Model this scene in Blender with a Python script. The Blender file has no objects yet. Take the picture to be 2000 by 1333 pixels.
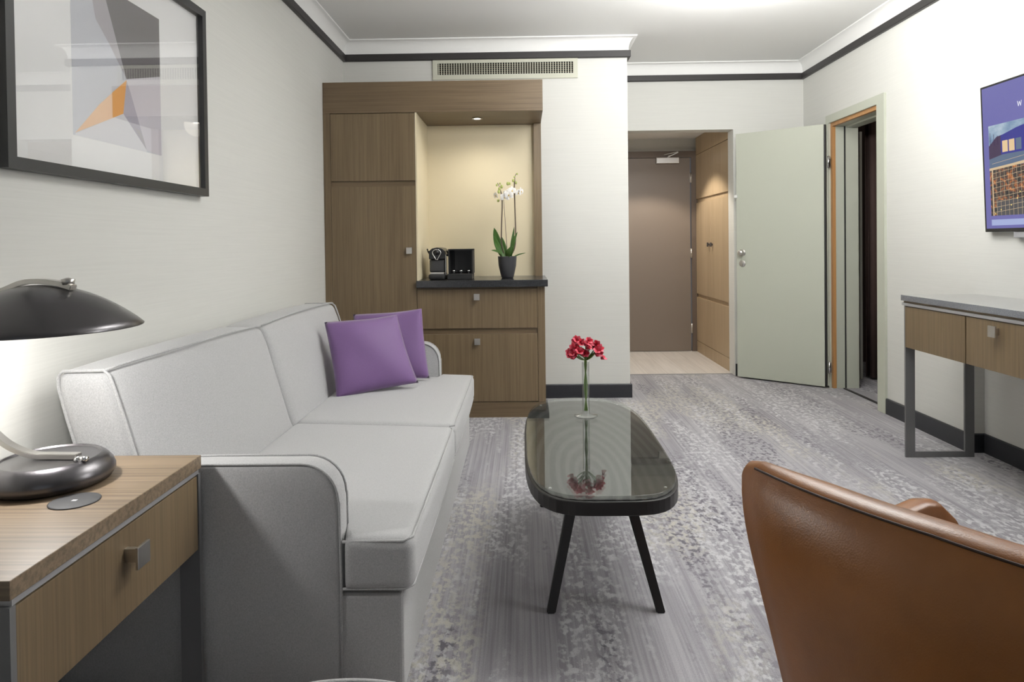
import bpy, bmesh, math, random
from mathutils import Vector, Matrix
random.seed(7)
SC = bpy.context.scene
COL = SC.collection

# ------------------------------------------------------------------ camera, world, exposure
def cam_axes(yaw, pitch, roll):
    cy, sy, cp, sp, cr, sr = math.cos(yaw), math.sin(yaw), math.cos(pitch), math.sin(pitch), math.cos(roll), math.sin(roll)
    f = Vector((sy*cp, cy*cp, -sp)); r = Vector((cy, -sy, 0)); u = r.cross(f)
    return cr*r+sr*u, -sr*r+cr*u, f
cd = bpy.data.cameras.new('camera'); cam = bpy.data.objects.new('camera', cd); COL.objects.link(cam)
r_, u_, f_ = cam_axes(-0.015984615, 0.014200838, -0.011983207)
M = Matrix((r_, u_, -f_)).transposed().to_4x4(); M.translation = (0, 0, 1.15)
cam.matrix_world = M
cd.sensor_width = 36; cd.lens = 1333/2000*36; cd.sensor_fit = 'HORIZONTAL'
cd.shift_y = -173.1/2000
cd.clip_start = .02
SC.camera = cam
w = bpy.data.worlds.new('world'); SC.world = w; w.use_nodes = True
w.node_tree.nodes['Background'].inputs[0].default_value = (.82, .9, 1, 1)
w.node_tree.nodes['Background'].inputs[1].default_value = .6
SC.view_settings.view_transform = 'Standard'; SC.view_settings.look = 'None'
SC.view_settings.exposure = -0.04; SC.view_settings.gamma = 1; SC.view_settings.use_curve_mapping = False

def light(name, kind, loc, energy, color=(1, 1, 1), size=.3, size_y=None, target=None, spot=None, blend=.5):
    d = bpy.data.lights.new(name, kind); o = bpy.data.objects.new(name, d); COL.objects.link(o)
    o.location = loc; d.energy = energy; d.color = color
    if kind == 'AREA':
        d.size = size
        if size_y: d.shape = 'RECTANGLE'; d.size_y = size_y
    elif kind == 'SPOT':
        d.shadow_soft_size = size; d.spot_size = math.radians(spot); d.spot_blend = blend
    else: d.shadow_soft_size = size
    if target is not None:
        o.rotation_euler = (Vector(target)-Vector(loc)).to_track_quat('-Z', 'Y').to_euler()
    return o
WARM = (1, .83, .62)
light('rear_fill', 'AREA', (.55, -2.62, 1.55), .6, (1, .99, .97), 2.4, 1.7, target=(.55, 1, 1.4))  # added weak fill from behind the camera, no known source there
light('overhead_fill_middle', 'AREA', (1.0, 3.1, 2.62), 14, (1, .99, .97), 1.3, 1.3, target=(1.0, 3.1, 0))  # added soft overhead light, stands in for flash bounced off the ceiling
light('overhead_fill_front', 'AREA', (.5, .9, 2.60), .4, (1, .985, .95), 1.2, 1.2, target=(.5, .9, 0))  # added overhead fill near the camera, no fitting behind it
light('side_fill_right', 'AREA', (2.2, 1.95, 1.75), 19, (1, .995, .98), .7, 1.1, target=(-1.3, 2.3, 1.5))  # added fill out of frame, brightens the left wall and sofa front
light('ceiling_fill_forward', 'AREA', (1.25, 3.68, 2.475), 17, (1, .99, .965), .5, .5, target=(1.27, 3.75, 2.64))  # added upward fill just above frame, makes the bright ceiling patch
light('ceiling_fill_main', 'AREA', (.8, 2.55, 2.14), 76, (1, .995, .975), .4, .4, target=(1.03, 2.85, 2.64))  # added upward fill out of frame, lifts the whole ceiling
light('hall_downlight', 'SPOT', (1.25, 6.42, 2.17), 60, (1, .91, .79), .03, spot=106, blend=.3, target=(1.30, 6.42, 0))
light('niche_downlight', 'SPOT', (-.305, 4.72, 1.995), 9.5, (1, .93, .80), .08, spot=165, blend=1, target=(-.305, 4.60, 0))
light('doorway_glow', 'AREA', (3.4, 4.2, 2.3), 2.5, (1, .9, .8), .4, .4, target=(3.0, 5.6, .8))

# ------------------------------------------------------------------ materials
def srgb(r, g, b):
    return tuple(((c/255)/12.92 if c/255 <= .04045 else ((c/255+.055)/1.055)**2.4) for c in (r, g, b))+(1,)
MATS = {}
def newmat(name):
    m = bpy.data.materials.new(name); m.use_nodes = True; MATS[name] = m
    return m, m.node_tree, m.node_tree.nodes['Principled BSDF']
def N(nt, t, **k):
    n = nt.nodes.new(t)
    for a, b in k.items(): setattr(n, a, b)
    return n
def plain(name, col, rough=.5, metal=0, **k):
    m, nt, b = newmat(name)
    b.inputs['Base Color'].default_value = col if len(col) == 4 else col+(1,)
    b.inputs['Roughness'].default_value = rough; b.inputs['Metallic'].default_value = metal
    if 'coat' in k: b.inputs['Coat Weight'].default_value = k['coat']; b.inputs['Coat Roughness'].default_value = k.get('coatr', .05)
    if 'spec' in k: b.inputs['Specular IOR Level'].default_value = k['spec']
    if 'emit' in k:
        b.inputs['Emission Color'].default_value = col if len(col) == 4 else col+(1,); b.inputs['Emission Strength'].default_value = k['emit']
    if 'sheen' in k: b.inputs['Sheen Weight'].default_value = k['sheen']
    if 'noise' in k:
        tc = N(nt, 'ShaderNodeTexCoord'); no = N(nt, 'ShaderNodeTexNoise'); no.inputs['Scale'].default_value = k['noise']; no.inputs['Detail'].default_value = 6
        nt.links.new(tc.outputs['Object'], no.inputs['Vector'])
        bp = N(nt, 'ShaderNodeBump'); bp.inputs['Strength'].default_value = k.get('bump', .1); bp.inputs['Distance'].default_value = .01
        nt.links.new(no.outputs['Fac'], bp.inputs['Height']); nt.links.new(bp.outputs['Normal'], b.inputs['Normal'])
    return m
def ramp(nt, stops):
    r = N(nt, 'ShaderNodeValToRGB'); e = r.color_ramp.elements
    while len(e) < len(stops): e.new(.5)
    for el, (p, c) in zip(e, stops): el.position = p; el.color = c
    return r
def noise(nt, vec, scale, detail=4, rough=.5, dist=0):
    n = N(nt, 'ShaderNodeTexNoise'); n.inputs['Scale'].default_value = scale; n.inputs['Detail'].default_value = detail
    n.inputs['Roughness'].default_value = rough; n.inputs['Distortion'].default_value = dist
    nt.links.new(vec, n.inputs['Vector']); return n.outputs['Fac']
def mapped(nt, scale, loc=(0, 0, 0), rot=(0, 0, 0)):
    tc = N(nt, 'ShaderNodeTexCoord'); mp = N(nt, 'ShaderNodeMapping'); mp.inputs['Scale'].default_value = scale
    mp.inputs['Location'].default_value = loc; mp.inputs['Rotation'].default_value = rot
    nt.links.new(tc.outputs['Object'], mp.inputs['Vector']); return mp.outputs['Vector']
def mix(nt, fac, a, b, blend='MIX'):
    n = N(nt, 'ShaderNodeMix', data_type='RGBA', blend_type=blend)
    for sock, v in ((n.inputs[0], fac), (n.inputs[6], a), (n.inputs[7], b)):
        if hasattr(v, 'is_linked') or hasattr(v, 'links'): nt.links.new(v, sock)
        else: sock.default_value = v
    return n.outputs[2]
def wood(name, col, dark, grain='z', rough=.45, fine=1.0, contrast=1.0, lo=.84):
    m, nt, b = newmat(name)
    s = {'z': ((7, 7, .5), (150, 150, 2.2)), 'x': ((.5, 7, 7), (2.2, 150, 150)), 'y': ((7, .5, 7), (150, 2.2, 150))}[grain]
    big = noise(nt, mapped(nt, s[0]), 1, 5, .55, .6)
    thin = noise(nt, mapped(nt, tuple(x*fine for x in s[1])), 1, 3, .6)
    r1 = ramp(nt, [(.3, col), (.75, dark)]); nt.links.new(big, r1.inputs[0])
    r2 = ramp(nt, [(.35, (lo, lo*.985, lo*.97, 1)), (.6, (1, 1, 1, 1))]); nt.links.new(thin, r2.inputs[0])
    out = mix(nt, contrast, r1.outputs[0], r2.outputs[0], 'MULTIPLY')
    nt.links.new(out, b.inputs['Base Color']); b.inputs['Roughness'].default_value = rough
    bp = N(nt, 'ShaderNodeBump'); bp.inputs['Strength'].default_value = .12; bp.inputs['Distance'].default_value = .002
    nt.links.new(thin, bp.inputs['Height']); nt.links.new(bp.outputs['Normal'], b.inputs['Normal'])
    return m
def fabric(name, col, dark, k=520, rough=.9, sheen=.3):
    m, nt, b = newmat(name)
    v = mapped(nt, (1, 1, 1))
    n1 = noise(nt, mapped(nt, (k*1.6, k*.5, k*.5), rot=(.6, .5, .8)), 1, 2, .6); n2 = noise(nt, mapped(nt, (k*.5, k*1.6, k*.5), rot=(.6, .5, .8)), 1, 2, .6)
    ma = N(nt, 'ShaderNodeMath', operation='MULTIPLY_ADD'); nt.links.new(n1, ma.inputs[0]); ma.inputs[1].default_value = .5
    mh = N(nt, 'ShaderNodeMath', operation='MULTIPLY'); nt.links.new(n2, mh.inputs[0]); mh.inputs[1].default_value = .5; nt.links.new(mh.outputs[0], ma.inputs[2])
    r = ramp(nt, [(.32, dark), (.62, col)]); nt.links.new(ma.outputs[0], r.inputs[0])
    nt.links.new(r.outputs[0], b.inputs['Base Color']); b.inputs['Roughness'].default_value = rough
    b.inputs['Sheen Weight'].default_value = sheen
    bp = N(nt, 'ShaderNodeBump'); bp.inputs['Strength'].default_value = .25; bp.inputs['Distance'].default_value = .002
    nt.links.new(ma.outputs[0], bp.inputs['Height']); nt.links.new(bp.outputs['Normal'], b.inputs['Normal'])
    return m
def wallpaper(name, col, axis=(3, 3, 170)):
    m, nt, b = newmat(name)
    n = noise(nt, mapped(nt, axis), 1, 4, .6)
    r = ramp(nt, [(.3, tuple(c*.95 for c in col[:3])+(1,)), (.7, col)]); nt.links.new(n, r.inputs[0])
    nt.links.new(r.outputs[0], b.inputs['Base Color']); b.inputs['Roughness'].default_value = .75
    bp = N(nt, 'ShaderNodeBump'); bp.inputs['Strength'].default_value = .15; bp.inputs['Distance'].default_value = .002
    nt.links.new(n, bp.inputs['Height']); nt.links.new(bp.outputs['Normal'], b.inputs['Normal'])
    return m
def glassy(name, tint=(1, 1, 1, 1), ior=1.5, rough=.01, boost=0.0):
    m, nt, b = newmat(name); nt.nodes.remove(b)
    tr = N(nt, 'ShaderNodeBsdfTransparent'); tr.inputs[0].default_value = tint
    gl = N(nt, 'ShaderNodeBsdfGlossy'); gl.inputs['Roughness'].default_value = rough
    fr = N(nt, 'ShaderNodeFresnel'); fr.inputs[0].default_value = ior
    ge = N(nt, 'ShaderNodeNewGeometry'); mr = N(nt, 'ShaderNodeMapRange'); nt.links.new(ge.outputs['Backfacing'], mr.inputs['Value']); mr.inputs['To Min'].default_value = ior; mr.inputs['To Max'].default_value = 1/ior; nt.links.new(mr.outputs[0], fr.inputs[0])
    ad = N(nt, 'ShaderNodeMath', operation='ADD', use_clamp=True); nt.links.new(fr.outputs[0], ad.inputs[0]); ad.inputs[1].default_value = boost
    ms = N(nt, 'ShaderNodeMixShader'); nt.links.new(ad.outputs[0], ms.inputs[0]); nt.links.new(tr.outputs[0], ms.inputs[1]); nt.links.new(gl.outputs[0], ms.inputs[2])
    nt.links.new(ms.outputs[0], nt.nodes['Material Output'].inputs[0])
    return m
WALL = wallpaper('wall_paper', (.69, .688, .652, 1))
WHITE = plain('ceiling_paint', (.86, .86, .845), .8, noise=60, bump=.03)
DARKTRIM = plain('dark_trim', srgb(52, 50, 50), .45, noise=120, bump=.05)
BASEB = plain('baseboard_paint', srgb(44, 45, 50), .4, noise=150, bump=.03)
OAK = wood('oak_vertical', (.205, .148, .084, 1), (.165, .116, .064, 1), 'z', lo=.76)
OAKX = wood('oak_horizontal', (.185, .130, .074, 1), (.145, .100, .056, 1), 'x', lo=.75)
OAKY = wood('oak_depth', (.20, .145, .085, 1), (.155, .11, .064, 1), 'y')
OAKT = wood('oak_table_top', (.255, .188, .122, 1), (.20, .146, .094, 1), 'x', fine=.7, lo=.60)
OAKL = wood('oak_light', (.50, .38, .245, 1), (.40, .295, .18, 1), 'z', contrast=.7)
STEEL = plain('brushed_steel', (.42, .42, .43), .42, .5, noise=300, bump=.03)
DSTEEL = plain('grey_steel', (.19, .19, .195), .5, .35)
NICKEL = plain('satin_nickel', (.62, .6, .57), .3, 1)
CHROME = plain('chrome', (.8, .8, .8), .12, 1)
BRONZE = plain('gunmetal', (.11, .105, .11), .3, .85, coat=.25, coatr=.2)
CREAM = plain('cream_panel', srgb(224, 212, 182), .6)
GRANITE, nt, b = newmat('dark_granite')
n1 = noise(nt, mapped(nt, (1, 1, 1)), 420, 3, .7); rr = ramp(nt, [(.35, (.012, .013, .014, 1)), (.55, (.03, .031, .034, 1)), (.72, (.16, .165, .18, 1))]); nt.links.new(n1, rr.inputs[0]); nt.links.new(rr.outputs[0], b.inputs['Base Color']); b.inputs['Roughness'].default_value = .22
SOFA = fabric('sofa_tweed', (.47, .47, .472, 1), (.33, .33, .332, 1))
PIPE = fabric('sofa_piping', (.48, .48, .48, 1), (.30, .30, .30, 1))
PURPLE = fabric('purple_satin', (.175, .09, .24, 1), (.145, .07, .205, 1), k=700, rough=.6, sheen=.3)
SAGE = plain('sage_paint', srgb(188, 191, 177), .42, noise=40, bump=.02)
SAGED = plain('sage_jamb', srgb(170, 172, 160), .45)
BROWN = plain('taupe_door', srgb(124, 112, 101), .38, noise=30, bump=.02)
BROWNF = plain('taupe_frame', srgb(100, 86, 74), .45)
DOORWOOD = wood('door_strip_wood', (.55, .29, .11, 1), (.42, .21, .08, 1), 'z')
WHITEP = plain('white_plastic', (.8, .8, .78), .35)
GREYP = plain('grille_paint', srgb(198, 198, 182), .5)
BLACK = plain('black_plastic', (.012, .012, .013), .25)
BLACKM = plain('black_matte', (.015, .015, .016), .6)
VOID = plain('dark_void', (.01, .01, .01), .9)
FRAME = plain('picture_frame_paint', (.03, .031, .032), .4)
LEATHER, nt, b = newmat('cognac_leather')
n1 = noise(nt, mapped(nt, (1, 1, 1)), 9, 4, .6); rr = ramp(nt, [(.3, (.225, .080, .016, 1)), (.7, (.29, .108, .024, 1))]); nt.links.new(n1, rr.inputs[0]); nt.links.new(rr.outputs[0], b.inputs['Base Color'])
b.inputs['Roughness'].default_value = .34; vo = N(nt, 'ShaderNodeTexVoronoi'); vo.inputs['Scale'].default_value = 420; bp = N(nt, 'ShaderNodeBump'); bp.inputs['Strength'].default_value = .08; bp.inputs['Distance'].default_value = .002
nt.links.new(mapped(nt, (1, 1, 1)), vo.inputs['Vector']); nt.links.new(vo.outputs['Distance'], bp.inputs['Height']); nt.links.new(bp.outputs['Normal'], b.inputs['Normal'])
SEAM = plain('dark_seam', (.03, .012, .006), .6)
GLASS = glassy('clear_glass', (.97, .98, .975, 1), 1.45)
PICGLASS = glassy('picture_glass', (1, 1, 1, 1), 1.5, .005, .02)
TABGLASS = glassy('table_glass', (.9, .92, .91, 1), 1.5, .01, .0)
DARKWOOD, nt, b = newmat('black_stained_ash')
wv = N(nt, 'ShaderNodeTexWave', wave_type='RINGS', rings_direction='Z'); wv.inputs['Scale'].default_value = 6.5; wv.inputs['Distortion'].default_value = 5; wv.inputs['Detail'].default_value = 2; wv.inputs['Detail Scale'].default_value = .35
nt.links.new(mapped(nt, (1.6, .42, 1), loc=(.05, .16, 0)), wv.inputs['Vector']); rr = ramp(nt, [(.35, (.007, .006, .007, 1)), (.8, (.060, .055, .054, 1))]); nt.links.new(wv.outputs['Fac'], rr.inputs[0]); nt.links.new(rr.outputs[0], b.inputs['Base Color']); b.inputs['Roughness'].default_value = .45
BLACKW = plain('black_wood', (.012, .010, .010), .42)
LEAF = plain('green_leaf', (.055, .13, .022), .35, noise=30, bump=.1)
LEAF2 = plain('fresh_leaf', (.14, .24, .05), .4)
BUD = plain('orchid_bud', (.45, .5, .16), .5)
PETAL = plain('white_petal', (.88, .86, .83), .5)
YELLOW = plain('orchid_lip', (.75, .5, .1), .5)
RED = plain('red_petal', (.50, .012, .035), .5)
PINK = plain('pink_petal', (.62, .08, .13), .5)
STEMB = plain('brown_stem', (.10, .07, .05), .6)
POT = plain('pot_ceramic', (.05, .05, .055), .42)
CURTAIN = plain('brown_curtain', (.075, .045, .038), .8)
WATER = glassy('water', (.93, .97, .94, 1), 1.33)

CARPET, nt, b = newmat('distressed_carpet')
def cn(sc, d=5, r=.6, loc=(0, 0, 0), dist=0): return noise(nt, mapped(nt, sc, loc), 1, d, r, dist)
def rmp(f, a, c):
    q = ramp(nt, [(a, (0, 0, 0, 1)), (c, (1, 1, 1, 1))]); nt.links.new(f, q.inputs[0]); return q.outputs[0]
def mul(a_, b_):
    q = N(nt, 'ShaderNodeMath', operation='MULTIPLY'); nt.links.new(a_, q.inputs[0]); nt.links.new(b_, q.inputs[1]); return q.outputs[0]
base = mix(nt, rmp(cn((3.0, .6, 1), 4, .6), .42, .58), (.20, .188, .212, 1), (.35, .338, .36, 1))
base = mix(nt, .42, base, mix(nt, rmp(cn((95, .9, 1), 3, .6), .38, .62), (.17, .16, .18, 1), (.46, .45, .47, 1)))
base = mix(nt, mul(rmp(cn((2.4, .8, 1), 3, .5, (5, 3, 0)), .53, .62), rmp(cn((42, 26, 1), 5, .65, (1, 9, 0)), .47, .56)), base, (.43, .41, .36, 1))
base = mix(nt, mul(rmp(cn((6, .8, 1), 3, .55, (3, 7, 0)), .46, .55), rmp(cn((42, 26, 1), 6, .62, (0, 2, 0)), .49, .57)), base, (.50, .50, .515, 1))
base = mix(nt, mul(rmp(cn((4.2, .8, 1), 3, .55, (8.3, 1.4, 0)), .52, .61), rmp(cn((44, 34, 1), 6, .62, (4, 4, 0)), .50, .58)), base, (.095, .086, .108, 1))
gr = cn((420, 260, 1), 2, .8); g2 = ramp(nt, [(.3, (.80, .80, .80, 1)), (.7, (1.12, 1.12, 1.12, 1))]); nt.links.new(gr, g2.inputs[0])
base = mix(nt, 1.0, base, g2.outputs[0], 'MULTIPLY'); nt.links.new(base, b.inputs['Base Color']); b.inputs['Roughness'].default_value = .95; b.inputs['Sheen Weight'].default_value = .3
bp = N(nt, 'ShaderNodeBump'); bp.inputs['Strength'].default_value = .35; bp.inputs['Distance'].default_value = .004; nt.links.new(gr, bp.inputs['Height']); nt.links.new(bp.outputs['Normal'], b.inputs['Normal'])

HALLF, nt, b = newmat('pale_plank_floor')
bk = N(nt, 'ShaderNodeTexBrick'); bk.offset = .37; bk.inputs['Scale'].default_value = 1; bk.inputs['Brick Width'].default_value = 1.2; bk.inputs['Row Height'].default_value = .17; bk.inputs['Mortar Size'].default_value = .0012
bk.inputs['Color1'].default_value = (.70, .655, .61, 1); bk.inputs['Color2'].default_value = (.76, .72, .68, 1); bk.inputs['Mortar'].default_value = (.4, .35, .3, 1)
nt.links.new(mapped(nt, (1, 1, 1), rot=(0, 0, math.radians(90))), bk.inputs['Vector'])
g = ramp(nt, [(.3, (.85, .85, .85, 1)), (.7, (1, 1, 1, 1))]); nt.links.new(noise(nt, mapped(nt, (40, 2, 1)), 1, 4, .6), g.inputs[0])
nt.links.new(mix(nt, 1.0, bk.outputs[0], g.outputs[0], 'MULTIPLY'), b.inputs['Base Color']); b.inputs['Roughness'].default_value = .4

# ------------------------------------------------------------------ geometry helpers (world coordinates)
def V(*a): return Vector(a)
class MB:
    def __init__(s): s.bm = bmesh.new()
    def _new(s, b2, smooth=None):
        me = bpy.data.meshes.new('tmp'); 
        if smooth is not None:
            for f in b2.faces: f.smooth = smooth
        b2.to_mesh(me); b2.free(); s.bm.from_mesh(me); bpy.data.meshes.remove(me); return s
    def box(s, x0, x1, y0, y1, z0, z1, bev=0, seg=2, mi=0, mat=None):
        b2 = bmesh.new(); bmesh.ops.create_cube(b2, size=1)
        for v in b2.verts: v.co = Vector(((x0+x1)/2+v.co.x*(x1-x0), (y0+y1)/2+v.co.y*(y1-y0), (z0+z1)/2+v.co.z*(z1-z0)))
        if bev: bmesh.ops.bevel(b2, geom=b2.edges[:], offset=bev, segments=seg, affect='EDGES', profile=.5)
        if mat is not None: b2.transform(mat)
        for f in b2.faces: f.material_index = mi
        return s._new(b2)
    def prism(s, pts, lo, hi, axis='y', bev=0, seg=3, mi=0, smooth=None):
        b2 = bmesh.new()
        def P(p, t): return {'x': (t, p[0], p[1]), 'y': (p[0], t, p[1]), 'z': (p[0], p[1], t)}[axis]
        a = [b2.verts.new(P(p, lo)) for p in pts]; c = [b2.verts.new(P(p, hi)) for p in pts]; n = len(pts)
        b2.faces.new(a); b2.faces.new(c[::-1])
        for i in range(n): b2.faces.new((a[i], c[i], c[(i+1) % n], a[(i+1) % n]))
        bmesh.ops.recalc_face_normals(b2, faces=b2.faces[:])
        if bev:
            ed = [e for e in b2.edges if len(e.link_faces) == 2 and any(len(f.verts) > 4 or f in (b2.faces[0],) for f in e.link_faces)]
            ed = [e for e in b2.edges if e.calc_face_angle(0) > .6]
            bmesh.ops.bevel(b2, geom=ed, offset=bev, segments=seg, affect='EDGES', profile=.5)
        for f in b2.faces: f.material_index = mi
        return s._new(b2, smooth)
    def lathe(s, prof, c=(0, 0, 0), seg=40, mi=0, smooth=True, mat=None, cap=True):
        b2 = bmesh.new(); rings = []
        for r, z in prof:
            if r < 1e-5: rings.append([b2.verts.new((c[0], c[1], c[2]+z))])
            else: rings.append([b2.verts.new((c[0]+r*math.cos(2*math.pi*i/seg), c[1]+r*math.sin(2*math.pi*i/seg), c[2]+z)) for i in range(seg)])
        for A, B in zip(rings, rings[1:]):
            for i in range(seg):
                j = (i+1) % seg
                if len(A) == 1 and len(B) == 1: continue
                if len(A) == 1: b2.faces.new((A[0], B[i], B[j]))
                elif len(B) == 1: b2.faces.new((A[i], B[0], A[j]))
                else: b2.faces.new((A[i], B[i], B[j], A[j]))
        if cap:
            for R_ in (rings[0], rings[-1]):
                if len(R_) > 2: b2.faces.new(R_)
        bmesh.ops.recalc_face_normals(b2, faces=b2.faces[:])
        if mat is not None: b2.transform(mat)
        for f in b2.faces: f.material_index = mi
        return s._new(b2, smooth)
    def tube(s, pts, r, seg=10, mi=0, cyc=False, flat=None):
        pts = [Vector(p) for p in pts]; n = len(pts); b2 = bmesh.new(); rings = []; prev = None
        rs = r if isinstance(r, (list, tuple)) else [r]*n
        for i, p in enumerate(pts):
            if cyc: t = pts[(i+1) % n]-pts[i-1]
            else: t = pts[min(i+1, n-1)]-pts[max(i-1, 0)]
            t.normalize()
            if prev is None:
                up = Vector((0, 0, 1)) if abs(t.z) < .9 else Vector((0, 1, 0)); a = t.cross(up).normalized()
            else: a = (prev-t*prev.dot(t)).normalized()
            prev = a; c = t.cross(a)
            rings.append([b2.verts.new(p+(a*math.cos(2*math.pi*k/seg)+c*math.sin(2*math.pi*k/seg))*rs[i]) for k in range(seg)])
        rng = range(n if cyc else n-1)
        for i in rng:
            A, B = rings[i], rings[(i+1) % n]
            for k in range(seg): b2.faces.new((A[k], A[(k+1) % seg], B[(k+1) % seg], B[k]))
        if not cyc: b2.faces.new(rings[0]); b2.faces.new(rings[-1])
        bmesh.ops.recalc_face_normals(b2, faces=b2.faces[:])
        for f in b2.faces: f.material_index = mi
        return s._new(b2, True)
    def strip(s, pts, wd, th, side, mi=0, bev=0):
        """flat bar swept along pts; side = constant width direction"""
        pts = [Vector(p) for p in pts]; side = Vector(side).normalized(); n = len(pts); b2 = bmesh.new(); rings = []
        for i, p in enumerate(pts):
            t = (pts[min(i+1, n-1)]-pts[max(i-1, 0)]).normalized(); nn = t.cross(side).normalized()
            rings.append([b2.verts.new(p+side*a*wd/2+nn*c*th/2) for a, c in ((-1, -1), (1, -1), (1, 1), (-1, 1))])
        for A, B in zip(rings, rings[1:]):
            for k in range(4): b2.faces.new((A[k], A[(k+1) % 4], B[(k+1) % 4], B[k]))
        b2.faces.new(rings[0]); b2.faces.new(rings[-1]); bmesh.ops.recalc_face_normals(b2, faces=b2.faces[:])
        if bev: bmesh.ops.bevel(b2, geom=[e for e in b2.edges if e.calc_face_angle(0) > .8], offset=bev, segments=2, affect='EDGES')
        for f in b2.faces: f.material_index = mi
        return s._new(b2)
    def rbox(s, x0, x1, y0, y1, z0, z1, r, crown=(0, 0, 0), n=14, mi=0, fn=None):
        """soft rounded box; crown pushes faces outward; fn maps points"""
        b2 = bmesh.new(); bmesh.ops.create_cube(b2, size=2)
        bmesh.ops.subdivide_edges(b2, edges=b2.edges[:], cuts=n-1, use_grid_fill=True)
        c = Vector(((x0+x1)/2, (y0+y1)/2, (z0+z1)/2)); h = Vector((abs(x1-x0)/2, abs(y1-y0)/2, abs(z1-z0)/2))
        def sp(t):  # cluster samples toward edges
            return math.copysign(1-(1-abs(t))**1.7, t)
        for v in b2.verts:
            q = Vector((sp(v.co.x)*h.x, sp(v.co.y)*h.y, sp(v.co.z)*h.z)); rr = min(r, *h)*.999
            inn = Vector([max(-h[k]+rr, min(h[k]-rr, q[k])) for k in range(3)]); d = q-inn
            if d.length > 1e-9: q = inn+d.normalized()*rr
            u = [max(-1, min(1, q[k]/h[k])) for k in range(3)]
            w = [(1-abs(u[k])**2.4) for k in range(3)]
            q = Vector((q.x+crown[0]*u[0]*w[1]*w[2], q.y+crown[1]*u[1]*w[0]*w[2], q.z+crown[2]*u[2]*w[0]*w[1]))
            p = c+q
            v.co = fn(p) if fn else p
        bmesh.ops.recalc_face_normals(b2, faces=b2.faces[:])
        for f in b2.faces: f.material_index = mi
        return s._new(b2, True)
    def grid(s, fn, nu, nv, mi=0, cyc=False, smooth=True):
        b2 = bmesh.new(); g = [[b2.verts.new(fn(i/(nu if cyc else nu-1), j/(nv-1))) for j in range(nv)] for i in range(nu)]
        for i in range(nu if cyc else nu-1):
            for j in range(nv-1):
                A, B = g[i], g[(i+1) % nu]; b2.faces.new((A[j], B[j], B[j+1], A[j+1]))
        for f in b2.faces: f.material_index = mi
        return s._new(b2, smooth)
    def poly(s, pts, mi=0):
        b2 = bmesh.new(); b2.faces.new([b2.verts.new(p) for p in pts])
        for f in b2.faces: f.material_index = mi
        return s._new(b2)
    def build(s, name, mats, parent=None, base=None):
        if not isinstance(mats, (list, tuple)): mats = [mats]
        me = bpy.data.meshes.new(name)
        if parent is not None: off = Vector(parent['_b'])
        elif base is not None: off = Vector(base)
        else:
            xs = [v.co for v in s.bm.verts]
            off = Vector(((min(v.x for v in xs)+max(v.x for v in xs))/2, (min(v.y for v in xs)+max(v.y for v in xs))/2, min(v.z for v in xs)))
        for v in s.bm.verts: v.co -= off
        s.bm.to_mesh(me); s.bm.free()
        for m in mats: me.materials.append(m)
        o = bpy.data.objects.new(name, me); COL.objects.link(o)
        if parent is not None: o.parent = parent
        else: o.location = off
        o['_b'] = tuple(off)
        return o
def thing(name, label, cat, loc, group=None):
    o = bpy.data.objects.new(name, None); COL.objects.link(o); o.location = loc; o.empty_display_size = .05
    o['_b'] = tuple(loc); o['label'] = label; o['category'] = cat
    if group: o['group'] = group
    return o
def tag(o, label, cat, group=None):
    o['label'] = label; o['category'] = cat
    if group: o['group'] = group
    return o
def struct(o): o['kind'] = 'structure'; return o
def smooth_by(o, deg=35):
    for p in o.data.polygons: p.use_smooth = True
    o.data.set_sharp_from_angle(angle=math.radians(deg)); return o
def bez(p, n=16):
    """catmull-rom through points"""
    p = [Vector(q) for q in p]; out = []
    for i in range(len(p)-1):
        a, b_, c, d = p[max(i-1, 0)], p[i], p[i+1], p[min(i+2, len(p)-1)]
        for k in range(n):
            t = k/n; out.append(.5*((2*b_)+(c-a)*t+(2*a-5*b_+4*c-d)*t*t+(3*b_-a-3*c+d)*t**3))
    out.append(p[-1]); return out

# ------------------------------------------------------------------ room shell
XL, YB, XP, YF, XR, XR2, ZC = -1.306, 5.027, .779, 5.80, 2.375, 2.455, 2.645
struct(MB().box(-1.5, 3.9, -2.75, 5.88, -.12, 0).build('floor', CARPET))
struct(MB().box(.6, 2.57, 5.88, 7.4, -.12, 0).build('floor_hall', HALLF))
struct(MB().box(-1.5, 2.6, -2.75, 5.95, ZC, 2.8).build('ceiling', WHITE))
struct(MB().box(.6, 2.5, 5.95, 7.4, 2.213, 2.35).build('ceiling_hall', WHITE))
struct(MB().box(-1.5, XL, -2.75, 5.2, 0, ZC).build('wall_left', WALL))
struct(MB().box(XL, XP, YB, 5.95, 0, ZC).build('wall_back', WALL))
struct(MB().box(XP, 1.785, YF, 5.95, 2.085, ZC).box(1.785, XR, YF, 5.95, 0, ZC).build('wall_far', WALL))
struct(MB().box(.6, XP, 5.95, 7.4, 0, 2.213).build('wall_hall_left', WALL))
struct(MB().box(XP, 2.5, 7.16, 7.4, 2.079, 2.213).box(XP, .80, 7.16, 7.4, 0, 2.079).box(1.804, 2.5, 7.16, 7.4, 0, 2.079).build('wall_hall_end', WALL))
struct(MB().box(2.4, 2.5, 5.95, 7.16, 0, 2.213).build('wall_hall_right', WALL))
struct(MB().box(XR, 2.57, 5.30, 5.95, 0, ZC).box(XR, 2.57, 3.67, 4.585, 0, ZC).box(XR, 2.57, 4.585, 5.30, 2.04, ZC).build('wall_right', WALL))
struct(MB().box(XR2, 2.57, -2.75, 3.67, 0, .822).box(XR, 2.57, -2.75, 3.67, .822, ZC).build('wall_right_near', WALL))
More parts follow.
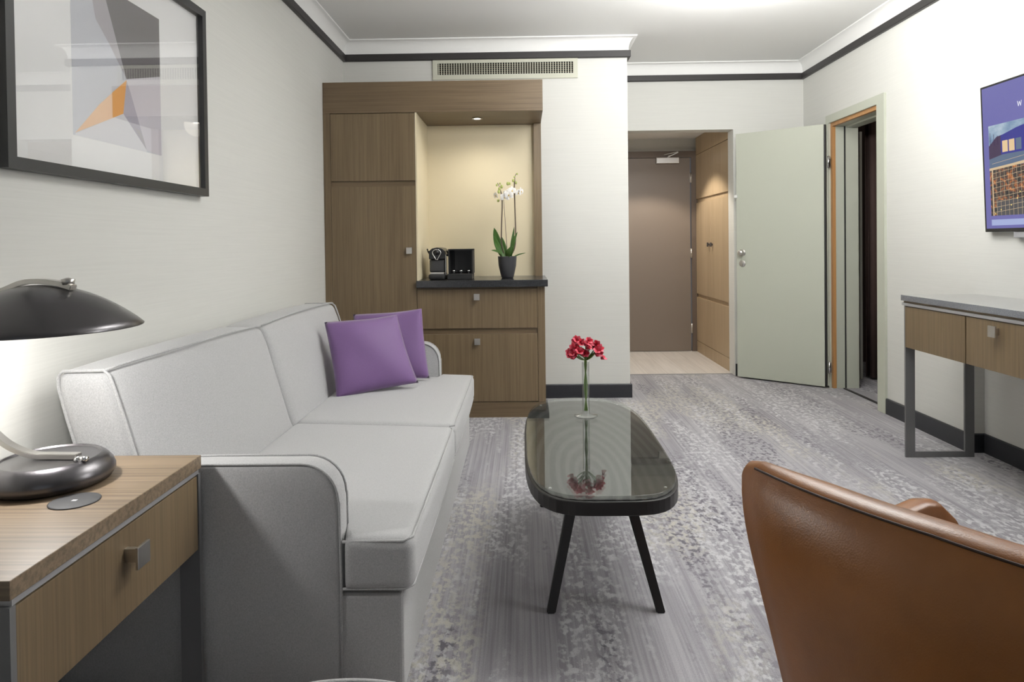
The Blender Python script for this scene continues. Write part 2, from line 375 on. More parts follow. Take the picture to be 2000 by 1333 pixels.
wb = MB(); wb.box(-1.5, -.65, -2.75, -2.6, 0, ZC).box(1.75, 2.57, -2.75, -2.6, 0, ZC).box(-.65, 1.75, -2.75, -2.6, 0, .7).box(-.65, 1.75, -2.75, -2.6, 2.4, ZC)
struct(wb.build('wall_behind', plain('wall_behind_low_bounce', (.10, .095, .09), .9)))  # unseen wall, colour darkened to cut bounce onto sofa arm and chair
wf = struct(MB().box(-.65, 1.75, -2.73, -2.69, .7, .76).box(-.65, 1.75, -2.73, -2.69, 2.34, 2.4).box(-.65, -.59, -2.73, -2.69, .76, 2.34).box(1.69, 1.75, -2.73, -2.69, .76, 2.34).box(.52, .58, -2.73, -2.69, .76, 2.34).build('window_1', WHITEP))
MB().box(-.59, .52, -2.715, -2.71, .76, 2.34).build('pane', GLASS, wf); MB().box(.58, 1.69, -2.715, -2.71, .76, 2.34).build('pane', GLASS, wf)
# room beyond the side doorway
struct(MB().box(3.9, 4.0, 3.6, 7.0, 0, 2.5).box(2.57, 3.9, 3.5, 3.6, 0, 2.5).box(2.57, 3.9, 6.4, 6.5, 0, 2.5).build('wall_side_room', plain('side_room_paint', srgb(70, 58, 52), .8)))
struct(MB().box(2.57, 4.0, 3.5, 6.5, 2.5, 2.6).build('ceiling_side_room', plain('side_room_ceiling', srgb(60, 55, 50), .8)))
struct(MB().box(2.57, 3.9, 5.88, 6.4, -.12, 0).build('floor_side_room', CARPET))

def sweep(path, prof, name, mat, closed_prof=True):
    """path: xy list, interior on the right; prof: (offset, z)"""
    bm_ = MB(); b2 = bmesh.new(); P = [Vector(p) for p in path]; n = len(P); rings = []
    for i in range(n):
        d1 = (P[i]-P[i-1]).normalized() if i else (P[1]-P[0]).normalized()
        d2 = (P[i+1]-P[i]).normalized() if i < n-1 else d1
        n1 = Vector((d1.y, -d1.x)); n2 = Vector((d2.y, -d2.x)); m_ = (n1+n2); m_ = m_/(m_.dot(n1)) if m_.length > 1e-6 else n1
        rings.append([b2.verts.new((P[i].x+m_.x*o, P[i].y+m_.y*o, z)) for o, z in prof])
    k = len(prof)
    for A, B in zip(rings, rings[1:]):
        for j in range(k): b2.faces.new((A[j], A[(j+1) % k], B[(j+1) % k], B[j]))
    b2.faces.new(rings[0]); b2.faces.new(rings[-1]); bmesh.ops.recalc_face_normals(b2, faces=b2.faces[:])
    bm_._new(b2); return struct(bm_.build(name, mat))
PATH = [(XL, -2.6), (XL, YB), (XP, YB), (XP, YF), (XR, YF), (XR, -2.6)]
sweep(PATH, [(.0003, 2.495), (.02, 2.495), (.024, 2.50), (.024, 2.542), (.02, 2.546), (.0003, 2.546)], 'trim_1', DARKTRIM)
cove = [(.0004, 2.5465), (.010, 2.5465)]
for k in range(9):
    a = math.pi/2*k/8; cove.append((.010+.050*(1-math.cos(a))**1.1, 2.549+.085*math.sin(a)))
cove += [(.062, 2.635), (.066, 2.6365), (.066, 2.6445), (.0004, 2.6445)]
o = smooth_by(sweep(PATH, cove, 'trim_2', WHITE), 30)
BB = [(.0003, .0005), (.013, .0005), (.013, .097), (.009, .102), (.0003, .102)]
sweep([(.1425, YB), (XP, YB), (XP, YF)], BB, 'baseboard_back', BASEB)
sweep([(1.79, YF), (XR-.014, YF)], BB, 'baseboard_far', BASEB)
sweep([(XR, 4.53), (XR, 3.67), (XR2, 3.67), (XR2, -2.6)], BB, 'baseboard_right', BASEB)
sweep([(XL, -2.6), (XL, 4.47)], BB, 'baseboard_left', BASEB)
struct(MB().box(XP, 1.785, 5.872, 5.888, -.001, .004).build('trim_3', STEEL))

# ------------------------------------------------------------------ entrance door (end of the hall)
fr = MB().box(.80, .86, 7.10, 7.159, 0, 2.079).box(1.75, 1.83, 7.10, 7.159, 0, 2.079).box(.86, 1.75, 7.10, 7.159, 2.012, 2.079)
d1 = struct(fr.build('door_1', BROWNF))
lf = MB().box(.862, 1.738, 7.105, 7.15, .004, 2.009, bev=.002).build('door_leaf', BROWN, d1)
for z in (.24, 1.02, 1.80):
    MB().lathe([(.009, -.05), (.009, .05)], (1.745, 7.098, z), 12).box(1.735, 1.755, 7.098, 7.104, z-.045, z+.045).build('hinge', NICKEL, d1)
cl = MB().box(1.383, 1.617, 7.05, 7.104, 1.947, 2.008, bev=.004).build('door_closer', NICKEL, d1)
MB().strip([(1.50, 7.07, 2.012), (1.60, 7.03, 2.055)], .018, .008, (0, 1, 0)).strip([(1.60, 7.03, 2.06), (1.47, 7.09, 2.04)], .018, .008, (0, 1, 0)).lathe([(.012, 2.008-2.0), (.012, .03)], (1.52, 7.07, 2.0), 12).build('closer_arm', NICKEL, cl)

# ------------------------------------------------------------------ hall wardrobe
wd = thing('wardrobe', 'tall pale oak fitted wardrobe lining the right side of the hall', 'wardrobe', (2.1, 6.55, 0))
MB().box(1.812, 2.399, 5.952, 7.098, 0, 2.212).build('body', OAKL, wd)
def front(z0, z1, y0, y1, nm='door'): return MB().box(1.797, 1.8115, y0+.0015, y1-.0015, z0, z1, bev=.001).build(nm, OAKL, wd)
front(2.034, 2.211, 5.954, 7.097, 'top_panel')
front(1.580, 2.029, 5.954, 6.53); front(1.580, 2.029, 6.53, 7.097)
for y0, y1, hy in ((5.954, 6.53, 6.50), (6.53, 7.097, 6.56)):
    dd = front(.603, 1.538, y0, y1)
    hb = 6.60 if hy > 6.53 else 6.49
    MB().box(1.772, 1.784, hb-.012, hb+.012, 1.09, 1.13, bev=.002).box(1.784, 1.797, hb-.004, hb+.004, 1.10, 1.12).build('handle', BRONZE, dd)
    front(.117, .565, y0, y1)
front(.0, .112, 5.954, 7.097, 'plinth')

sm = MB().lathe([(.0, -.028), (.045, -.026), (.055, -.02), (.058, -.001)], (1.33, 6.30, 2.213), 28).build('smoke_detector', plain('smoke_grey', srgb(190, 172, 158), .5))
tag(sm, 'small round smoke detector on the ceiling of the hall', 'smoke detector')
dlh = thing('downlight', 'recessed round downlight in the hall ceiling by the entrance door', 'light', (1.25, 6.42, 2.213))
MB().lathe([(.045, -.004), (.045, -.0005), (.034, -.0005), (.034, -.004)], (1.25, 6.42, 2.213), 28, cap=False).build('rim', NICKEL, dlh)
MB().lathe([(0, -.002), (.033, -.002)], (1.25, 6.42, 2.213), 28, cap=False).build('lens', plain('lamp_lens', (1, .9, .75, 1), .4, emit=6), dlh)

# ------------------------------------------------------------------ sage inner door, standing open
d2 = struct(MB().box(2.358, 2.3745, 5.30, 5.345, .0005, 2.10).box(2.358, 2.3745, 4.49, 4.585, .0005, 2.10).box(2.358, 2.3745, 4.585, 5.30, 2.04, 2.10)
            .box(2.40, 2.57, 5.275, 5.2995, .0005, 2.0395).box(2.3755, 2.57, 4.5855, 4.60, .0005, 2.0395).box(2.40, 2.57, 4.60, 5.275, 2.012, 2.0395)
            .box(2.475, 2.568, 5.262, 5.275, .0005, 2.012).box(2.475, 2.568, 4.60, 5.262, 2.0, 2.012).build('door_2', SAGE))
MB().box(2.3755, 2.40, 5.27, 5.2995, .0005, 2.0395).box(2.3755, 2.40, 4.60, 5.27, 2.012, 2.0395).build('rebate_strip', DOORWOOD, d2)['label'] = 'bare orange wood strip in the rebate'
MB().box(2.466, 2.4745, 5.268, 5.2748, .001, 2.01).build('groove_shade', BLACKM, d2)  # black strip painting the shade inside the jamb groove
h0 = Vector((2.325, 5.262, 0)); h1 = Vector((1.779, 5.712, 0)); dv = (h1-h0); Ld = dv.length
DM = Matrix.Translation(h0) @ Matrix.Rotation(math.atan2(dv.y, dv.x), 4, 'Z')
leaf = MB().box(0.018, Ld, -.042, 0.0, .012, 2.030, bev=.002, mat=DM).box(0.0, Ld-.012, -.052, -.0425, .015, 2.026, bev=.002, mat=DM).build('door_leaf', SAGE, d2)
MB().box(.006, .0175, -.028, -.006, .014, 2.028, mat=DM).build('edge_seal', BLACKM, leaf)
# the face turned to the camera is local +y
for z, k in ((1.045, 1), (.955, 0)):
    rot = DM @ Matrix.Translation((Ld-.05, 0, z)) @ Matrix.Rotation(-math.pi/2, 4, 'X')
    mb = MB().lathe([(0.027, 0.0003), (.027, .005), (.024, .007), (0, .007)], seg=28, mat=rot)
    if k: mb.lathe([(.009, .006), (.009, .03), (.02, .036), (.025, .048), (.02, .058), (0, .062)], seg=24, mat=rot); mb.build('door_knob', NICKEL, leaf)
    else: mb.box(-.004, .004, -.013, .013, .007, .015, mat=rot, bev=.001); mb.build('thumb_turn', NICKEL, leaf)
MB().box(Ld-.012, Ld+.014, -.034, .012, 1.50, 1.525, bev=.003, mat=DM).build('latch', WHITEP, leaf)
for z in (.16, 1.74):
    MB().lathe([(.008, -.045), (.008, .045)], (2.345, 5.268, z), 12).box(2.345, 2.357, 5.2655, 5.270, z-.04, z+.04).build('hinge', CHROME, d2)

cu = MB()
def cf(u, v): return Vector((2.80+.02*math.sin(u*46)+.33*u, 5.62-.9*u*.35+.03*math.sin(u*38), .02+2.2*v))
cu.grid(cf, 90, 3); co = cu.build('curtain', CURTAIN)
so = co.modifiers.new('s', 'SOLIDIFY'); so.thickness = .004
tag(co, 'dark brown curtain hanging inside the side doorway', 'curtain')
st = MB().box(2.745, 2.765, 5.60, 5.63, 0, 2.02, bev=.003).build('wardrobe_rail_post', plain('pale_post', srgb(190, 192, 182), .4))
st.name = 'panel_post'; tag(st, 'slim pale upright post seen through the side doorway', 'post')
th = struct(MB().box(2.44, 2.462, 4.62, 5.25, .0005, .008, bev=.002).build('trim_4', DARKTRIM))

# ------------------------------------------------------------------ kitchenette cabinet
cb = thing('kitchenette_cabinet', 'tall oak kitchenette cabinet with an open lit niche, against the back wall', 'cabinet', (-.585, 4.75, 0))
Y0 = 4.479
MB().box(-1.304, -.70, 4.50, 5.026, .0, 2.013).box(-.70, .140, 4.50, 5.026, 0, .862).box(.093, .1405, 4.479, 4.50, .1005, .862).build('body', OAK, cb)
MB().box(-1.304, .1405, Y0, 5.026, 2.0135, 2.217, bev=.0015).build('header', OAKX, cb)
MB().box(-1.304, -1.2585, Y0, 4.4995, .1005, 2.013).build('stile', OAK, cb)
MB().box(.0865, .1405, 4.95, 5.026, .908, 2.013).build('stile', OAK, cb)
MB().box(-1.2575, -.7005, 4.492, 4.4995, .1005, 2.013).box(-.6995, .0925, 4.492, 4.4995, .1005, .862).build('carcass_front', OAKX, cb)
MB().box(-1.304, .1405, Y0+.0, 4.4995, .0, .100).build('plinth', OAKX, cb)
def knob(x, z, par, y=Y0):
    MB().box(x-.019, x+.019, y-.026, y-.020, z-.021, z+.021, bev=.0015).box(x-.008, x+.008, y-.020, y, z-.008, z+.008).build('knob', NICKEL, par)
MB().box(-1.2575, -.7015, Y0, 4.4915, 1.5675, 2.009, bev=.0015).build('upper_door', OAK, cb)
dd = MB().box(-1.2575, -.7015, Y0, 4.4915, .104, 1.531, bev=.0015).build('lower_door', OAK, cb); knob(-.745, 1.106, dd)
dd = MB().box(-.6985, .0905, Y0, 4.4915, .589, .848, bev=.0015).build('drawer', OAK, cb); knob(-.306, .797, dd)
dd = MB().box(-.6985, .0905, Y0, 4.4915, .1045, .5515, bev=.0015).build('drawer', OAK, cb); knob(-.306, .504, dd)
MB().box(-.6995, .0865, 5.006, 5.026, .908, 2.013).box(-.6995, -.690, 4.4805, 5.006, .908, 2.013).build('niche_lining', CREAM, cb)
ct = MB().box(-.6985, .160, 4.438, 5.0055, .8625, .9075, bev=.002).build('countertop', GRANITE); tag(ct, 'dark speckled granite countertop of the kitchenette niche', 'countertop')
dl = thing('downlight', 'small recessed round downlight under the oak header above the orchid', 'light', (-.305, 4.72, 2.013))
MB().lathe([(.036, -.005), (.036, -.0005), (.026, -.0005), (.024, -.005)], (-.305, 4.72, 2.0135), 28, cap=False).build('rim', CHROME, dl)
MB().lathe([(0, -.0015), (.025, -.0015)], (-.305, 4.72, 2.0135), 28, cap=False).build('lens', plain('lamp_lens_small', (1, .95, .85, 1), .4, emit=5), dl)

# ventilation grille
vg = thing('ventilation_grille', 'long off-white ventilation grille on the wall above the oak cabinet', 'vent', (-.115, 5.02, 2.352))
MB().box(-.646, .416, 5.012, 5.0265, 2.352, 2.387).box(-.646, .416, 5.012, 5.0265, 2.471, 2.4945).box(-.646, -.609, 5.012, 5.0265, 2.387, 2.471).box(.386, .416, 5.012, 5.0265, 2.387, 2.471).build('frame', GREYP, vg)
MB().box(-.609, .386, 5.0235, 5.0265, 2.387, 2.471).build('backing', VOID, vg)
mb = MB()
for k in range(54): 
    x = -.600+.0186*k; mb.box(x-.0028, x+.0028, 5.013, 5.019, 2.387, 2.471)
mb.build('slats', GREYP, vg)
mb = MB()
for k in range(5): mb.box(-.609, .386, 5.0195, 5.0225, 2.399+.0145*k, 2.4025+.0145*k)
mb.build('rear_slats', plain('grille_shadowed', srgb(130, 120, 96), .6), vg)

# coffee machine
cm = thing('coffee_machine', 'compact black capsule coffee machine on the granite countertop beside the niche wall', 'coffee machine', (-.578, 4.67, .9075))
MB().rbox(-.632, -.528, 4.60, 4.85, .955, 1.045, .012, n=8).build('body', plain('coffee_grey', (.05, .05, .052), .35, noise=200, bump=.05), cm)
MB().prism([(-.634, 1.045), (-.634, 1.10), (-.612, 1.118), (-.58, 1.124), (-.548, 1.118), (-.526, 1.10), (-.526, 1.045)], 4.585, 4.85, 'y', bev=.004).build('head', BLACK, cm)
MB().tube([(-.58+.028*math.cos(a), 4.580, 1.088+.022*math.sin(a)) for a in [math.radians(x) for x in range(-35, 216, 15)]]+[(-.585, 4.578, 1.042), (-.575, 4.578, 1.042)], .003, 8, cyc=True).build('lever_trim', CHROME, cm)
MB().lathe([(0, 0), (.018, 0), (.016, .008), (0, .01)], seg=20, mat=Matrix.Translation((-.58, 4.585, 1.09)) @ Matrix.Rotation(math.pi/2, 4, 'X')).build('button', BLACK, cm)
MB().rbox(-.634, -.524, 4.55, 4.84, .9085, .945, .012, n=8).build('drip_tray', BLACKM, cm)
MB().box(-.626, -.534, 4.60, 4.84, .945, .956).build('spout_plate', NICKEL, cm)
MB().box(-.5235, -.519, 4.59, 4.86, .935, 1.075, bev=.001).build('side_rail', CHROME, cm)
MB().tube(bez([(-.64, 4.70, 1.07), (-.650, 4.66, 1.10), (-.645, 4.60, 1.112)]), .005, 8).build('handle', BLACK, cm)
MB().tube(bez([(-.52, 4.70, 1.065), (-.512, 4.66, 1.08), (-.513, 4.60, 1.10)]), .005, 8).build('handle', BLACK, cm)
# black tray box
tb = thing('tray_box', 'square black tray box with a raised back standing beside the coffee machine', 'box', (-.42, 4.70, .9075))
MB().box(-.508, -.342, 4.56, 4.76, .9085, .945, bev=.002).build('base', BLACKM, tb)
MB().box(-.505, -.338, 4.74, 4.76, .945, 1.112, bev=.002).box(-.505, -.497, 4.60, 4.74, .945, 1.112).box(-.346, -.338, 4.60, 4.74, .945, 1.112).box(-.505, -.338, 4.60, 4.74, 1.104, 1.112).build('upright_frame', BLACKM, tb)
MB().box(-.496, -.347, 4.733, 4.7395, .95, 1.103).build('back_panel', plain('black_gloss', (.02, .02, .022), .18), tb)
for x in (-.47, -.42, -.368):
    c = MB().lathe([(.004, 0), (.005, .006), (.011, .016), (.012, .022), (.008, .024), (0, .024)], (x, 4.62, .9455), 16).build('small_metal_cup', CHROME)
    c.name = 'metal_capsule'; tag(c, {-.47: 'left', -.42: 'middle', -.368: 'right'}[x]+' of the three tiny shiny metal capsules in the black tray box', 'capsule', 'metal capsules in the tray box')

# orchid
OY = 4.68
oc = thing('potted_orchid', 'white flowering orchid in a dark grey pot on the granite countertop', 'orchid', (-.108, OY, .9075))
oc_pot = MB().lathe([(0, 0), (.038, 0), (.043, .01), (.060, .085), (.064, .145), (.0645, .15), (.060, .15), (.058, .135), (0, .132)], (-.108, OY, .908), 36).build('pot', POT, oc)
MB().lathe([(0, .136), (.045, .138), (.058, .134)], (-.108, OY, .908), 24, cap=False).build('moss', plain('moss', (.22, .2, .08), .9, noise=90, bump=1), oc)
def leafmesh(base, tip, up, wd, mat, par, name='leaf', bend=.0, nn=12):
    b0, t0 = Vector(base), Vector(tip); d = t0-b0; L_ = d.length; d.normalize(); up = Vector(up).normalized(); sd = d.cross(up).normalized(); nrm = sd.cross(d).normalized()
    def f(u, v):
        w_ = wd*(math.sin(math.pi*min(1, u*.93+.07))**.7)*(1-.15*u)
        return b0+d*L_*u+nrm*bend*math.sin(math.pi*u)+sd*w_*(v-.5)+nrm*abs(v-.5)*w_*.35
    mb = MB().grid(f, nn, 5); ob = mb.build(name, mat, par); s_ = ob.modifiers.new('s', 'SOLIDIFY'); s_.thickness = .0022; return ob
B0 = (-.108, OY, 1.04)
for base, tip, up, wd_, bd in (((-.13, OY, 1.04), (-.195, OY-.03, 1.255), (.4, -1, .1), .062, -.03), ((-.12, OY-.01, 1.04), (-.20, OY-.05, 1.20), (.5, -1, .3), .05, -.02),
                          ((-.09, OY, 1.04), (-.035, OY, 1.225), (-.5, -1, 0), .03, .015), ((-.09, OY-.01, 1.04), (-.058, OY+.02, 1.26), (.3, -1, 0), .024, .0),
                          ((-.10, OY-.02, 1.04), (-.07, OY-.08, 1.13), (0, -1, .8), .045, .02), ((-.14, OY-.01, 1.04), (-.215, OY-.06, 1.10), (0, -.7, 1), .035, .02),
                          ((-.08, OY-.01, 1.04), (.018, OY-.02, 1.078), (0, -.5, 1), .018, .006), ((-.11, OY+.01, 1.04), (-.15, OY+.04, 1.20), (0, -1, .2), .04, -.01),
                          ((-.085, OY-.02, 1.04), (-.05, OY-.03, 1.17), (-.6, -1, .2), .034, .012)):
    leafmesh(base, tip, up, wd_, LEAF, oc, bend=bd)
stems = [bez([(-.115, OY, 1.04), (-.145, OY-.01, 1.15), (-.138, OY-.01, 1.40), (-.140, OY-.01, 1.46), (-.150, OY-.01, 1.52), (-.168, OY-.02, 1.56)], 8),
         bez([(-.10, OY, 1.04), (-.052, OY, 1.14), (-.052, OY, 1.42), (-.054, OY-.01, 1.52), (-.048, OY-.01, 1.60), (-.036, OY-.01, 1.625)], 8)]
for s_ in stems: MB().tube(s_, [.0042]*30+[.0022]*(len(s_)-30), 8).build('stem', STEMB, oc)
MB().tube([(-.104, OY-.005, 1.03), (-.128, OY-.006, 1.45)], .002, 6).build('support_stick', plain('stick', (.16, .12, .09), .6), oc)
def flower(c, facing, sc, par):
    c = Vector(c); f = Vector(facing).normalized(); q = f.to_track_quat('Z', 'Y').to_matrix().to_4x4(); mt = Matrix.Translation(c) @ q
    mb = MB()
    for k, (ang, L_, W_) in enumerate([(90, 1, .62), (210, 1, .62), (330, 1, .62), (18, .95, .95), (162, .95, .95)]):
        a = math.radians(ang); dr = Vector((math.cos(a), math.sin(a), 0)); sd = Vector((-dr.y, dr.x, 0))
        def fn(u, v, dr=dr, sd=sd, L_=L_, W_=W_, k=k):
            w_ = W_*sc*math.sin(math.pi*min(1, .08+u*.9))**.6
            return mt @ (dr*(L_*sc*u)+sd*w_*(v-.5)+Vector((0, 0, .15*sc*math.sin(u*2.6)+.004*(k > 2)-.1*sc*abs(v-.5))))
        mb.grid(fn, 8, 5)
    ob = mb.build('flower', PETAL, par)
    MB().rbox(-.12*sc, .12*sc, -.3*sc, .08*sc, .08*sc, .3*sc, .1*sc, n=4, fn=lambda p: mt @ p).build('lip', YELLOW, ob)
for c, fc, sc in (((-.118, OY-.035, 1.462), (-.15, -1, .1), .036), ((-.092, OY-.04, 1.475), (.1, -1, 0), .035), ((-.070, OY-.02, 1.505), (.3, -1, .2), .032), ((-.010, OY-.01, 1.500), (1, -.6, .1), .030),
                  ((-.178, OY-.01, 1.475), (-1, -.6, -.1), .028), ((-.105, OY-.02, 1.49), (-.5, -1, .5), .03), ((-.028, OY-.02, 1.49), (.6, -1, 0), .026)):
    flower(c, fc, sc, oc)
for c, r in (((-.155, OY-.01, 1.52), .009), ((-.172, OY-.02, 1.545), .007), ((-.15, OY-.02, 1.555), .006), ((-.140, OY-.01, 1.535), .010), ((-.160, OY-.01, 1.50), .010), ((-.098, OY-.01, 1.555), .010), ((-.06, OY-.01, 1.575), .009), ((-.042, OY-.01, 1.56), .008), ((-.052, OY-.01, 1.60), .006), ((-.034, OY-.01, 1.62), .006), ((-.165, OY, 1.44), .008), ((-.085, OY-.01, 1.555), .008)):
    MB().rbox(c[0]-r, c[0]+r, c[1]-r, c[1]+r, c[2]-r*1.3, c[2]+r*1.3, r, n=5).build('bud', BUD, oc)

# ------------------------------------------------------------------ sofa
so_ = thing('sofa', 'light grey two-seat fabric sofa with piped cushions along the left wall', 'sofa', (-.75, 2.78, 0))
YS0, YS1, YM = 1.70, 3.835, 2.755
MB().box(-1.20, -.312, YS0+.004, YS1-.01, .012, .268, bev=.012, seg=3).build('base', SOFA, so_)
def arm(y0, y1):
    pts = [(-1.17, .014), (-.470, .014), (-.468, .30), (-.470, .50)]
    for k in range(9):
        a = math.radians(k*90/8); pts.append((-.565+.093*math.cos(a), .505+.093*math.sin(a)))
    pts += [(-.80, .598), (-1.17, .592)]
    b2 = bmesh.new(); n = len(pts); rings = []
    prof = [(0, .012), (.25, .003), (1, -.0)]
    ys = [(y0, .010), (y0+.004, .003), (y0+.012, 0), ((y0+y1)/2, -.004), (y1-.012, 0), (y1-.004, .003), (y1, .010)]
    cx, cz = -.82, .30
    for y, ins in ys:
        R_ = []
        for x, z in pts:
            R_.append(b2.verts.new((x-(ins if x > -.9 else 0), y, z-(ins if z > .45 else 0))))
        rings.append(R_)
    for A, B in zip(rings, rings[1:]):
        for i in range(n): b2.faces.new((A[i], B[i], B[(i+1) % n], A[(i+1) % n]))
    b2.faces.new(rings[0]); b2.faces.new(rings[-1]); bmesh.ops.recalc_face_normals(b2, faces=b2.faces[:])
    mb = MB(); mb._new(b2); ob = smooth_by(mb.build('arm', SOFA, so_), 50)
    for y in (y0+.003, y1-.003):
        MB().tube([(x, y, z) for x, z in ([(-.471, .03)]+pts[2:-1]+[(-1.1, .592)])], .0034, 8).build('piping', PIPE, ob)
arm(YS0, YS0+.082); arm(YS1-.082, YS1)
def seat(y0, y1, tab0, tab1, nm):
    def sl(p):  # slope slightly up to the back, rounded bullnose
        t = (p.x+.95)/.67; q = Vector(p)
        if p.z > .34: q.z += .022*(1-t)
        return q
    ya_ = YS0-.004 if tab0 else y0; yb_ = YS1+.004 if tab1 else y1
    def tee(p):   # the cushion front wraps round the end of the arm (T shape)
        t = max(0, min(1, (p.x+.474)/.014)); t = t*t*(3-2*t); q = Vector(p)
        lo = y0+(ya_-y0)*t; hi = y1+(yb_-y1)*t; mid = (ya_+yb_)/2
        if tab0 and p.y < mid: q.y = mid-(mid-p.y)*(mid-lo)/(mid-ya_)
        if tab1 and p.y > mid: q.y = mid+(p.y-mid)*(hi-mid)/(yb_-mid)
        return sl(q)
    mb = MB().rbox(-.94, -.284, ya_, yb_, .272, .410, .030, crown=(.010, .003, .012), n=44, fn=tee)
    ob = mb.build('seat_cushion', SOFA, so_)
    ya = YS0+.008 if tab0 else y0+.012; yb = YS1-.008 if tab1 else y1-.012
    zt, zb, xf = .4035, .281, -.2895
    pts = [(-.464, ya-.005, zt-.003)] if tab0 else []
    pts += [(xf-.02, ya-.006 if tab0 else ya, zt-.001), (xf-.004, ya+.012, zt+.001)]
    pts += [(xf+.004*math.sin(math.pi*k/12), ya+.02+(yb-ya-.04)*k/12, zt+.004*math.sin(math.pi*k/12)) for k in range(13)]
    pts += [(xf-.004, yb-.012, zt+.001), (xf-.02, yb+.006 if tab1 else yb, zt-.001)]
    if tab1: pts += [(-.464, yb+.005, zt-.003)]
    MB().tube(pts, .0038, 8).build('piping', PIPE, ob)
    MB().tube([(x+.0015, y, zb) if i > (1 if tab0 else 0) else (x, y, zb) for i, (x, y, z) in enumerate(pts)], .0036, 8).build('piping', PIPE, ob)
seat(YS0+.084, YM-.001, True, False, 'a'); seat(YM+.001, YS1-.084, False, True, 'b')
def backc(y0, y1, e0, e1):
    zs = [(.38, -.915), (.44, -.945), (.60, -.992), (.75, -1.035), (.845, -1.070), (.90, -1.09)]
    zb = [(.38, -1.16), (.60, -1.195), (.70, -1.225), (.76, -1.245), (.80, -1.245), (.90, -1.235)]
    def ip(tb_, z):
        if z <= tb_[0][0]: return tb_[0][1]
        for (a, xa), (c, xc) in zip(tb_, tb_[1:]):
            if z <= c: return xa+(xc-xa)*(z-a)/(c-a)
        return tb_[-1][1]
    def f(p):
        t = p.x  # 0..1 back->front
        lean = 0
        if e0: lean = -.046*max(0, 1-(p.y-y0)/.35)
        xf = ip(zs, p.z)+lean; xb = ip(zb, p.z)
        zz = p.z
        return Vector((xb+(xf-xb)*(t+.5), p.y, zz))
    # build in param space where x in [-.5,.5] scaled
    b2 = MB()
    wx = .17
    b2.rbox(-wx/2, wx/2, y0, y1, .385, .822, .03, crown=(.012, .004, .014), n=20, fn=lambda p: f(Vector((p.x/wx, p.y, p.z))))
    ob = b2.build('back_cushion', SOFA, so_)
    top = [(f(Vector((.44, y, .824))).x+.004, y, .8235+.0145*abs(math.sin(math.pi*(y-y0)/(y1-y0)))**.6) for y in [y0+.004+(y1-y0-.008)*k/20 for k in range(21)]]
    MB().tube(top, .0035, 8).build('piping', PIPE, ob)
    for yy in ((y0+.004,) if e0 else ()) + ((y1-.004,) if e1 else ()):
        side = [(f(Vector((.505, yy, z))).x, yy, z) for z in (.40, .5, .6, .7, .78, .81)]+[(f(Vector((.44, yy, .824))).x, yy, .824)]
        back = [(f(Vector((-.46, yy, z))).x, yy, z) for z in (.81, .78, .7, .6, .5, .40)]
        MB().tube(side+[(f(Vector((-.38, yy, .822))).x, yy, .822)]+back, .0045, 8).build('piping', PIPE, ob)
backc(YS0+.086, YM-.002, True, False); backc(YM+.002, YS1-.03, False, True)

# pillows
def pillow(TL, TR, BR, BL, th, label):
    TL, TR, BR, BL = map(Vector, (TL, TR, BR, BL)); nrm = ((TR-TL).cross(TL-BL)).normalized()
    if nrm.y > 0: nrm = -nrm
    def pt(u, v, sgn):
        e = (1-abs(2*u-1)**2.2)*(1-abs(2*v-1)**2.2)
        pin = .018*(math.sin(math.pi*v)*(2*u-1)*-1), .018*(math.sin(math.pi*u)*(2*v-1)*-1)
        uu, vv = u+pin[0], v+pin[1]
        p = (BL*(1-uu)+BR*uu)*(1-vv)+(TL*(1-uu)+TR*uu)*vv
        return p+nrm*sgn*th*max(e, 0)**.55+nrm*.003*math.sin(u*9+v*5)
    mb = MB().grid(lambda u, v: pt(u, v, 1), 26, 26).grid(lambda u, v: pt(u, v, -1), 26, 26)
    bmesh.ops.remove_doubles(mb.bm, verts=mb.bm.verts[:], dist=.0005); bmesh.ops.recalc_face_normals(mb.bm, faces=mb.bm.faces[:])
    o = mb.build('throw_pillow', PURPLE); tag(o, label, 'pillow', 'purple pillows on the sofa'); return o
pillow((-.978, 3.33, .772), (-.648, 3.47, .790), (-.528, 3.38, .458), (-.885, 3.19, .422), .058, 'front purple throw pillow leaning on the sofa back, overlapping the other')
pillow((-.925, 3.68, .772), (-.549, 3.67, .800), (-.500, 3.58, .440), (-.88, 3.56, .43), .050, 'rear purple throw pillow half hidden behind another at the sofa end')

# ------------------------------------------------------------------ side table + lamp
stb = thing('side_table', 'oak side table with one drawer and steel frame beside the near sofa arm', 'side table', (-1.04, 1.36, 0))
MB().box(-1.285, -.808, 1.046, 1.682, .598, .630, bev=.0015).build('tabletop', OAKT, stb)
MB().box(-1.27, -.812, 1.055, 1.675, .586, .5975).build('frame_rail', STEEL, stb)
for y in (1.0475, 1.6685):
    MB().box(-.860, -.810, y, y+.013, .0, .586).build('leg', DSTEEL, stb)
    MB().box(-1.27, -1.22, y, y+.013, .0, .586).build('leg', DSTEEL, stb)
    MB().box(-1.2195, -.8605, y, y+.013, .0, .04).build('foot_bar', DSTEEL, stb)
MB().box(-1.26, -.83, 1.062, 1.667, .405, .5855).build('drawer_box', OAKY, stb)
dw = MB().box(-.8295, -.812, 1.063, 1.666, .400, .582, bev=.001).build('drawer', OAK, stb)
MB().box(-.787, -.781, 1.352, 1.397, .499, .544, bev=.001).box(-.812, -.787, 1.357, 1.369, .512, .540).build('knob', NICKEL, dw)
ch = MB().lathe([(0, 0), (.047, 0), (.0475, .0012), (.044, .0022), (0, .0022)], (-.925, 1.378, .6302), 40).build('charging_disc', plain('disc_grey', (.045, .045, .047), .6), stb)
MB().box(-.930, -.920, 1.373, 1.381, .6325, .6328).build('charging_mark', plain('mark', (.45, .45, .46), .5), ch)

